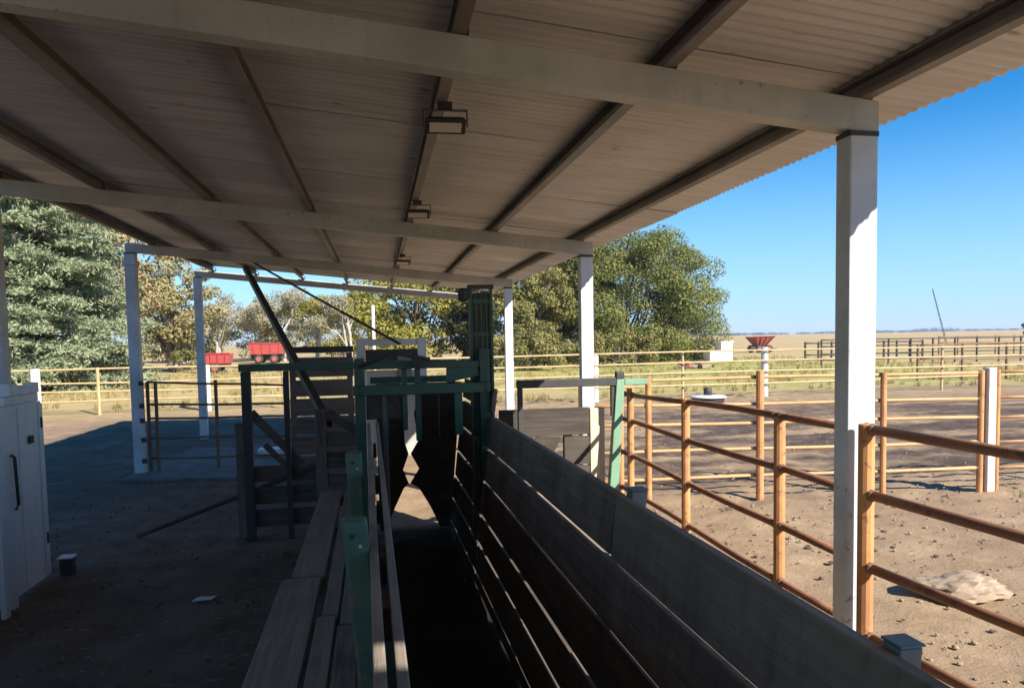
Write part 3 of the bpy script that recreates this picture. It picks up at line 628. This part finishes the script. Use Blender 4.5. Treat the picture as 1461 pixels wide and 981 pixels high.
# ------------------------------------------------------------------ small things
lp = thing('panel_gate', (-3.15, 7, 0), 'white sheet steel gate panel with latch standing at the left edge', 'gate panel')
MB().box(-3.18, -3.15, 6.62, 7.38, .03, 1.70).build('sheet', M['white_panel'], lp, .004)
MB().box(-3.20, -3.14, 6.70, 7.32, 1.705, 1.78).build('top_rail', M['white_panel'], lp, .006)
for y0, z1 in ((6.78, 1.89), (7.0, 1.86), (7.18, 1.88)): MB().box(-3.21, -3.13, y0, y0 + .14, 1.783, z1).build('bracket', M['white_panel'], lp, .006)
MB().box(-3.148, -3.125, 7.09, 7.16, 1.33, 1.40).build('latch', M['dark_steel'], lp, .004)
MB().tube([(-3.135, 6.74, 1.28), (-3.11, 6.755, 1.26), (-3.11, 6.78, .84), (-3.135, 6.785, .8)], .014, 8).build('handle', M['dark_steel'], lp, 0, True)
MB().box(-3.145, -3.135, 6.6, 6.8, .93, .95).build('seam_strip', M['white_panel'], lp)
MB().box(-3.149, -3.135, 7.30, 7.375, .05, 1.68).build('edge_fold', M['white_panel'], lp, .003)
MB().box(-3.149, -3.14, 6.92, 6.93, .05, 1.68).build('seam_strip', M['white_panel'], lp)
for z in (.4, 1.5): MB().tube([(-3.14, 7.335, z - .05), (-3.14, 7.335, z + .05)], .018, 8).build('hinge', M['dark_steel'], lp)
MB().box(-3.12, -3.07, 6.52, 6.60, 0.0, .78).build('leg', M['white_panel'], lp, .006)
MB().box(-3.07, -3.03, 6.30, 6.38, 0.0, .80).build('leg', M['white_panel'], lp, .006)
MB().box(-3.18, -3.15, 5.5, 6.61, .03, 1.70).build('sheet', M['white_panel'], lp, .004)
bk = thing('concrete_block', (-3.03, 7.5, 0), 'small dark block with a pale cap at the foot of the white panel', 'block')
MB().box(-3.095, -2.985, 7.44, 7.54, -.02, .15).build('body', M['dark_steel'], bk, .006); MB().box(-3.11, -2.97, 7.425, 7.555, .153, .168).build('cap', M['white_panel'], bk, .004)
pp = MB(); 
for i in range(5):
    for j in range(4): pp.v.append((-1.62 + i * .038 + j * .01, 6.31 + j * .034, .018 + .012 * random.random()))
for i in range(4):
    for j in range(3): a = i * 4 + j; pp.f.append((a, a + 4, a + 5, a + 1))
po = pp.build('paper_scrap', M['paper']); po.modifiers.new('t', 'SOLIDIFY').thickness = .002; tag(po, 'crumpled white paper scrap lying on the dark shed floor', 'litter')
sl_ = thing('concrete_slab', (-2.7, 13.6, 0), 'pale worn concrete slab behind the brown gate', 'slab')
MB().hexa([(-4.2, 12.4, -.1), (-1.3, 11.9, -.1), (-1.1, 15.4, -.1), (-3.9, 15.8, -.1), (-4.2, 12.4, .035), (-1.3, 11.9, .035), (-1.1, 15.4, .035), (-3.9, 15.8, .035)]).build('pad', M['concrete'], sl_, .015)
tr = MB().hexa([(-2.3, 14.2, .04), (-1.75, 14.2, .04), (-1.75, 14.5, .04), (-2.3, 14.5, .04), (-2.34, 14.17, .16), (-1.71, 14.17, .16), (-1.71, 14.53, .16), (-2.34, 14.53, .16)]).build('feed_tray', M['white_panel'], None, .01); tag(tr, 'shallow pale tray lying on the concrete slab', 'tray')
def rock(name, c, r, sx, sy, sz, label, mat='stone', sub=3, seed=0):
    bm = bmesh.new(); bmesh.ops.create_icosphere(bm, subdivisions=sub + 1, radius=1)
    for v_ in bm.verts:
        d = v_.co.copy(); f = 1 + .35 * noise.noise(d * 1.3 + Vector((seed, 0, 0))) + .16 * noise.noise(d * 3.7 + Vector((0, seed, 0)))+ .07 * noise.noise(d * 9 + Vector((0, seed, 0)))
        v_.co = Vector((d.x * f * sx * r, d.y * f * sy * r, max(d.z * f, -.25) * sz * r))
    me = bpy.data.meshes.new(name); bm.to_mesh(me); bm.free(); o = link(name, me, M[mat], None, 0, False); o.location = c; return tag(o, label, 'stone')
rock('stone', (4.72, 5.0, .05), .31, 1.2, .75, .38, 'large pale stone slab lying on the dirt beyond the near fence', seed=3)
rock('stone', (3.02, 3.18, .03), .09, 1.0, .9, .8, 'grey fist sized stone in weeds beside the near fence', seed=8)
rock('stone', (3.28, 3.30, .03), .05, 1.3, .9, .6, 'smallest dark stone, right of the weeds by the near fence', 'dung', seed=14)
rock('stone', (5.55, 4.7, .02), .07, 1.2, .9, .5, 'low brown stone right of the large pale slab', seed=21)
# cattle feeder disc
fd = thing('feeder', (10.4, 21.2, 0), 'round low black feeder with a pale rim and a knob on the field', 'feeder')
MB().lathe((10.4, 21.2, 0), [(.38, .0), (.50, .04), (.53, .12), (.50, .2), (.40, .22)], 28).build('tyre', M['rubber'], fd, 0, True)
MB().lathe((10.4, 21.2, .2), [(.58, .0), (.60, .02), (.56, .05), (.2, .08)], 28).build('lid', M['silver'], fd, 0, True)
MB().lathe((10.4, 21.2, .285), [(.13, 0), (.13, .20), (.10, .23)], 16).build('drum', M['dark_steel'], fd, 0, True)

# ------------------------------------------------------------------ far machinery
def wheel(parent, c, r, wd, axis=(1, 0, 0)):
    t = MB().lathe_axis(c, [(r * .6, -wd / 2), (r * .95, -wd / 2), (r, -wd / 4), (r, wd / 4), (r * .95, wd / 2), (r * .6, wd / 2)], axis, 20).build('wheel', M['rubber'], parent, 0, True)
    MB().lathe_axis(c, [(r * .56, -wd / 2 - .01), (r * .5, -wd / 2 - .03), (r * .5, wd / 2 + .03), (r * .56, wd / 2 + .01)], axis, 16).build('rim', M['faded_red'], t)
def hopper_trailer(name, x, y, L_, W_, z0, z1, label, cat, mat, flare=.15, wr=.45):
    t = thing(name, (x, y, 0), label, cat); zb = z0
    h = MB().hexa([(x - L_ / 2 + flare, y - W_ / 2 + flare, zb), (x + L_ / 2 - flare, y - W_ / 2 + flare, zb), (x + L_ / 2 - flare, y + W_ / 2 - flare, zb), (x - L_ / 2 + flare, y + W_ / 2 - flare, zb),
                   (x - L_ / 2, y - W_ / 2, z1), (x + L_ / 2, y - W_ / 2, z1), (x + L_ / 2, y + W_ / 2, z1), (x - L_ / 2, y + W_ / 2, z1)]).build('hopper', M[mat], t, .03)
    for k_ in range(4):
        u = (k_ + .5) / 4 - .5; MB().bar((x + u * (L_ - 2 * flare), y - W_ / 2 + flare - .05, zb), (x + u * L_, y - W_ / 2 - .05, z1 - .03), .07, .06).build('rib', M[mat], h)
    MB().bar((x - L_ / 2 - .03, y - W_ / 2 - .03, z1 + .04), (x + L_ / 2 + .03, y - W_ / 2 - .03, z1 + .04), .1, .08).build('rim_rail', M[mat], t)
    MB().box(x - L_ / 2 + .1, x + L_ / 2 - .1, y - .35, y + .35, wr * 1.05, zb - .004).build('chassis', M['dark_steel'], t)
    MB().bar((x + L_ / 2 - .1, y, wr * 1.15), (x + L_ / 2 + 1.0, y, wr * .8), .12, .12).build('drawbar', M['dark_steel'], t)
    for dx in (-.22, .22) if L_ > 2.5 else (0,):
        for dy in (-1, 1): wheel(t, (x + dx * L_, y + dy * (W_ / 2 - .05), wr), wr, .28, (0, 1, 0))
    return t
hopper_trailer('farm_trailer', -12.1, 57.2, 2.15, 1.7, .72, 1.48, 'bright red small farm trailer parked on grass beside a shed post', 'trailer', 'red', .1, .4)
hopper_trailer('grain_trailer', -12.0, 82.0, 3.7, 2.3, 1.0, 2.2, 'larger red grain trailer parked farther back, above the dark frame', 'trailer', 'red', .12, .5)
hopper_trailer('seed_hopper', 45.0, 78, 2.9, 2.0, .75, 1.9, 'faded red hopper machine with flared sides near the horizon', 'farm machine', 'faded_red', .75, .45)
vt = thing('white_trailer', (-16.6, 66, 0), 'small white trailer with a sloping nose below the pale trees', 'trailer')
MB().hexa([(-18.2, 65.4, .35), (-16.0, 65.4, .35), (-16.0, 66.8, .35), (-18.2, 66.8, .35), (-16.9, 65.45, 1.25), (-16.02, 65.45, 1.25), (-16.02, 66.75, 1.25), (-16.9, 66.75, 1.25)]).build('body', M['white'], vt, .04)
for dy in (65.38, 66.8): wheel(vt, (-16.7, dy, .32), .32, .2, (0, 1, 0))
MB().box(-16.7, -16.2, 65.425, 65.444, .8, 1.1).build('window', M['glass_dark'], vt)
wt = thing('water_tank', (28.2, 54.3, 0), 'white concrete water tank with a lower basin beside the big green tree', 'tank')
MB().box(27.7, 28.7, 54, 55.2, -.1, 1.55).build('tank', M['white'], wt, .03); MB().box(26.6, 27.69, 53.8, 55, -.1, .85).build('basin', M['white'], wt, .03); MB().box(27.62, 28.78, 53.92, 55.28, 1.553, 1.66).build('lid', M['white'], wt, .02)
sp = thing('scrap_heap', (20.8, 44, 0), 'low heap of pinkish rubble and dark scrap by the fence before the tank', 'rubble heap')
for i in range(26):
    x, y = 20.8 + random.gauss(0, .7), 44 + random.gauss(0, .4); a = random.uniform(0, 3); r = random.uniform(.15, .4)
    MB().bar((x, y, r * .4), (x + r * 1.6 * math.cos(a), y + r * math.sin(a), r * random.uniform(.3, 1.4)), r * .7, r * .6).build('rubble', M['faded_red'] if i % 4 == 0 else (M['dark_steel'] if i % 4 == 1 else M['stone']), sp, .02)
mast = thing('radio_mast', (95, 105, 0), 'thin leaning grey mast rising alone above the horizon', 'mast')
ma, mbp = Vector((95.3, 105, -.2)), Vector((92.6, 105.3, 9.3))
for k_ in range(3):
    o_ = Vector((.16 * math.cos(k_ * 2.1), .16 * math.sin(k_ * 2.1), 0)); MB().tube([ma + o_, mbp + o_ * .35], .032, 5).build('leg', M['dark_steel'], mast)
lac = MB()
for i in range(22):
    p = ma.lerp(mbp, i / 22); q = ma.lerp(mbp, (i + 1) / 22); s_ = .16 * (1 if i % 2 else -1) * (1 - .6 * i / 22); lac.bar(p + Vector((s_, 0, 0)), q - Vector((s_, 0, 0)), .03, .03)
lac.build('lattice', M['dark_steel'], mast)
wpl = MB().tube([(-.17, 30, -.1), (-.17, 30, 3.7)], .075, 10).build('white_pole', M['white_post']); tag(wpl, 'plain white pole standing before the yellow tree', 'pole')

# ------------------------------------------------------------------ trees
def limb_tube(mb, a, b_, r0, r1, n=6, wob=.06):
    a, b_ = Vector(a), Vector(b_); ln = (b_ - a).length; pts = []
    for i in range(5):
        u = i / 4; p = a.lerp(b_, u); 
        if 0 < i < 4: p += Vector((jit(wob), jit(wob), jit(wob))) * ln
        pts.append(p)
    mb.tube(pts, [r0 + (r1 - r0) * i / 4 for i in range(5)], n, False); return pts
def broadleaf(name, x, y, h, rx, ry, zb, leafmat, n, size, label, clumps=70, bark='bark', group=None, cr=.26, holes=.0, extra=None, lean=0):
    t = thing(name, (x, y, 0), label, 'tree', group)
    tk = MB(); top = Vector((x + lean, y, zb + (h - zb) * .55)); limb_tube(tk, (x, y, -.1), top, h * .03, h * .012, 8, .015)
    blobs = []; cz = (zb + h) / 2; rz = (h - zb) / 2
    for i in range(clumps):
        for _ in range(40):
            d = Vector((random.gauss(0, 1), random.gauss(0, 1), random.gauss(0, 1))).normalized(); u = random.uniform(.25, 1) ** .5
            p = Vector((x + lean * .7 + d.x * rx * u, y + d.y * ry * u, cz + d.z * rz * u))
            s_ = .72 if d.z < -.2 else 1
            if noise.noise(p * (2.2 / max(rx, 2))) > -.25 + holes: break
        c_ = cr * random.uniform(.6, 1.25) * min(rx, rz * 1.2)
        blobs.append((p.x, p.y, p.z, c_ * 1.15, c_ * 1.15, c_ * .8))
        if i % 3 == 0: limb_tube(tk, (x + lean * .4, y, zb + (p.z - zb) * random.uniform(.1, .4)), p, h * .011, h * .003, 5, .05)
    if extra: blobs += extra
    tk.build('trunk', M[bark], t, 0, True)
    pts, nr = clump_points(blobs, n); v_, q_ = leaf_quads(pts, nr, size, .7, .5); npmesh('crown', v_, q_, M[leafmat], t)
    return t
def conifer(x, y, h, rad, label, n=52000):
    t = thing('conifer_tree', (x, y, 0), label, 'tree'); tk = MB(); limb_tube(tk, (x, y, -.1), (x, y, h), .38, .05, 10, .004)
    pts = []; nrm = []; lev = 26; per = n // (lev * 11)
    for l in range(lev):
        u = l / (lev - 1); z = .7 + u * (h - .9); r = rad * (1 - u) ** .75 * random.uniform(.85, 1.12) + .35; nb_ = int(12 + 7 * (1 - u))
        for k_ in range(nb_):
            a = random.uniform(0, 6.283); rr = r * random.uniform(.75, 1.12); zz = z + jit(.25); drop = rr * random.uniform(-.02, .2)
            end = Vector((x + rr * math.cos(a), y + rr * math.sin(a), zz - drop)); limb_tube(tk, (x, y, zz), end, .07 * (1 - u) + .02, .012, 4, .02)
            m_ = int(per * (.45 + .9 * (1 - u))); s = rng.uniform(.22, 1.03, m_) ** .8; wd = .16 * rr * np.sin(np.pi * np.clip(s, 0, .98) ** .9) + .18
            off = rng.normal(0, 1, m_) * wd * .75
            px_ = x + rr * s * math.cos(a) - off * math.sin(a); py_ = y + rr * s * math.sin(a) + off * math.cos(a)
            pz_ = zz - drop * s ** 1.6 + rng.normal(0, .09, m_) - np.abs(off) * .22
            pts.append(np.stack([px_, py_, pz_], 1)); nrm.append(np.tile([0, 0, 1.], (m_, 1)))
    tk.build('trunk', M['bark'], t, 0, True)
    pts = np.concatenate(pts); nrm = np.concatenate(nrm); v_, q_ = leaf_quads(pts, nrm, .25, .32, .85); npmesh('crown', v_, q_, M['cedar'], t)
conifer(-17.2, 39.5, 17.5, 6.0, 'huge pale green conifer with layered boughs behind the left fence', 170000)
broadleaf('autumn_tree', -21.0, 58, 15.0, 5.6, 4.5, 3, 'rust_leaf', 20000, .30, 'tall orange brown autumn tree rising behind the conifer', 70, cr=.24)
broadleaf('autumn_tree', -16.6, 62, 10.4, 3.4, 3.2, .8, 'autumn', 16000, .26, 'golden brown autumn tree right of the conifer', 60, cr=.26)
broadleaf('autumn_tree', -26.0, 60, 12.0, 4.2, 4, 2, 'pale_leaf', 9000, .3, 'pale half bare tree peeping over the conifer shoulder', 50, 'pale_bark', cr=.2)
def bare_tree(x, y, h, label, n=3000, leafmat='pale_leaf', spread=.55):
    t = thing('bare_tree', (x, y, 0), label, 'tree', 'half bare pale trees beyond the yard'); tk = MB(); ends = []
    def grow(a, d, ln, r, dep):
        b_ = a + d * ln; limb_tube(tk, a, b_, r, r * .62, 5 if dep < 2 else 3, .035)
        if dep >= 4: ends.append(b_); return
        for _ in range(random.choice((2, 3, 3))):
            nd = (d + Vector((random.gauss(0, spread), random.gauss(0, spread), random.gauss(.12, spread * .55)))).normalized(); grow(a.lerp(b_, random.uniform(.6, 1)), nd, ln * random.uniform(.6, .82), r * .6, dep + 1)
    for _ in range(2): grow(Vector((x + jit(.3), y + jit(.3), -.1)), Vector((jit(.15), jit(.15), 1)).normalized(), h * .30, h * .02, 0)
    tk.build('trunk', M['pale_bark'], t, 0, True)
    blobs = [(e.x, e.y, e.z, .8, .8, .65) for e in ends]; pts, nr = clump_points(blobs, n); v_, q_ = leaf_quads(pts, nr, .24); npmesh('crown', v_, q_, M[leafmat], t)
for (x, y, h, lab, n, lf) in ((-22, 92, 8.5, 'leftmost pale bare tree, beside the golden brown tree', 2600, 'pale_leaf'), (-18.5, 88, 10.5, 'pale bare tree straight above the small red trailer', 3000, 'pale_leaf'),
                              (-14.6, 93, 9.5, 'pale grey bare tree above the gap between the two red trailers', 2400, 'autumn'), (-11.0, 88, 12.5, 'tall pale bare tree above the larger red trailer', 3200, 'pale_leaf'),
                              (-7.6, 92, 12.0, 'pale tree behind the thick black lever', 4200, 'yellow'), (-3.4, 86, 11.0, 'pale bare tree crossed by the thin black rod', 4200, 'pale_leaf'), (-.2, 90, 9.5, 'rightmost pale bare tree, next to the yellow tree', 4200, 'pale_leaf')):
    bare_tree(x, y, h, lab, int(n * 2.2), lf)
for (x, y, h, rx, lf, lab, n) in ((-24.5, 98, 6.5, 5, 'olive', 'low olive thicket left of the red trailers', 12000), (-14, 102, 7.0, 7, 'pale_leaf', 'low pale thicket behind the red trailers', 14000), (-3.5, 100, 8.0, 7, 'yellow', 'low yellow green thicket behind the thin rod', 15000)):
    broadleaf('shrub', x, y, h, rx, 3, .1, lf, n, .28, lab, 80, cr=.3)
broadleaf('bush', -14.9, 60, 1.9, 1.0, .9, .1, 'weed', 1800, .18, 'small green bush between the white trailer and a shed post', 18, cr=.4)
broadleaf('willow_tree', 3.4, 62, 9.5, 5.4, 4.5, .4, 'yellow', 30000, .25, 'broad yellow green tree showing beyond the race end', 90, cr=.22)
broadleaf('willow_tree', 7.4, 58, 6.0, 1.6, 1.6, .5, 'darkleaf', 5000, .22, 'slim dark shrubby tree between the yellow tree and the tall gate', 26, cr=.32)
broadleaf('olive_tree', 11.6, 55, 10.5, 3.6, 3.4, .3, 'olive', 30000, .21, 'speckled olive brown tree between the two farther white posts', 110, cr=.20)
broadleaf('olive_tree', 8.3, 60, 11, 3.2, 3.0, .5, 'olive', 16000, .24, 'olive tree standing just behind the tall gate', 70, cr=.22)
broadleaf('oak_tree', 21.4, 60, 12.6, 8.7, 6.4, -3.0, 'oak', 170000, .19, 'biggest round green tree, right of the farther white posts', 300, cr=.15, holes=-.3)
broadleaf('oak_tree', 15.8, 64, 13.2, 4.8, 4, 1.5, 'oak', 24000, .25, 'tall green tree joined to the left side of the biggest round tree', 80, cr=.22)
broadleaf('shrub', 17.5, 50, 2.7, 4.2, 1.6, .0, 'olive', 9000, .18, 'low olive hedge at the foot of the biggest green tree', 50, cr=.36)
broadleaf('shrub', 9.8, 47, 2.6, 3.2, 1.4, .0, 'olive', 7000, .18, 'low olive hedge at the foot of the speckled tree', 40, cr=.36)
broadleaf('oak_tree', 161, 150, 5.2, 2.2, 2.2, .2, 'darkleaf', 4000, .3, 'lone dark tree on the horizon at the right edge', 24, cr=.35)
bl = []
for i in range(150):
    yy = random.uniform(-16, 25); bl.append((-19.5 + jit(2.2), yy, random.uniform(.8, 10.5), 1.6, 1.6, 1.3))
pts, nr = clump_points(bl, 26000); v_, q_ = leaf_quads(pts, nr, .42); tag(npmesh('skyscreen', v_, q_, M['cedar']), 'unseen leafy windbreak of conifers along the left side of the yard', 'skyscreen', kind='stuff')  # out-of-view leaf mass added to keep blue sky light off the race wall
# woods on the horizon
blobs = []
for i in range(420):
    x = random.uniform(150, 2100); yy = 1750 + random.uniform(-80, 80) + 200 * noise.noise((x * .002, 0, 0)); hh = random.uniform(6., 9.) * (1.5 if noise.noise((x * .006, 5, 0)) > .25 else .8)
    blobs.append((x, yy, hh * .45, 12, 8, hh * .55))
pts, nr = clump_points(blobs, 16000); v_, q_ = leaf_quads(pts, nr, 3.4); tag(npmesh('distant_wood', v_, q_, M['blue_wood']), 'thin dark belt of trees along the horizon', 'woodland', kind='stuff')
hzm = bpy.data.materials.new('haze_air'); hzm.use_nodes = True; hn = hzm.node_tree; hn.nodes.clear(); ho = hn.nodes.new('ShaderNodeOutputMaterial'); hv = hn.nodes.new('ShaderNodeVolumePrincipled')
hv.inputs['Color'].default_value = (.72, .84, 1, 1); hv.inputs['Density'].default_value = .00022; hv.inputs['Anisotropy'].default_value = .0; hn.links.new(hv.outputs[0], ho.inputs['Volume'])
tag(MB().box(-5400, 5400, -5400, 5400, -1.2, 60).build('haze', hzm), 'thin blue air over the far plain', 'haze', kind='stuff')
# dry grass and weeds
def tufts(name, n, area, hgt, mat, label, dens=14):
    ps = []; qs = []; k_ = 0
    x = rng.uniform(area[0], area[1], n); y = rng.uniform(area[2], area[3], n); V_ = []
    for xi, yi in zip(x, y):
        if noise.noise((xi * .35, yi * .35, 4)) < -.05: continue
        m_ = dens; a = rng.uniform(0, 6.28, m_); hh = hgt * rng.uniform(.4, 1.2, m_); sp_ = rng.uniform(.02, .6, m_) * hh; bx = xi + rng.normal(0, .05, m_); by = yi + rng.normal(0, .05, m_); w_ = .006 + hgt * .025
        ca, sa = np.cos(a), np.sin(a); z0 = np.full(m_, -.02)
        V_.append(np.stack([np.stack([bx - sa * w_, by + ca * w_, z0], 1), np.stack([bx + sa * w_, by - ca * w_, z0], 1), np.stack([bx + ca * sp_ + sa * w_ * .2, by + sa * sp_ - ca * w_ * .2, hh], 1), np.stack([bx + ca * sp_ - sa * w_ * .2, by + sa * sp_ + ca * w_ * .2, hh], 1)], 1).reshape(-1, 3))
    V_ = np.concatenate(V_); tag(npmesh(name, V_, np.arange(len(V_)).reshape(-1, 4), M[mat]), label, 'grass', kind='stuff')
tufts('field_grass', 3800, (2, 38, 24, 62), .22, 'grass', 'dry yellow grass on the field beyond the fences')
tufts('yard_grass', 2200, (-24, 0, 26, 60), .25, 'grass', 'dry straw grass on the left field')
tufts('weeds', 26, (2.75, 3.35, 2.95, 3.5), .10, 'weed', 'small weeds growing beside the near fence', 16)
tufts('weeds', 90, (8.3, 11.5, 7.0, 7.9), .07, 'weed', 'sparse weeds under the white fence post', 10)
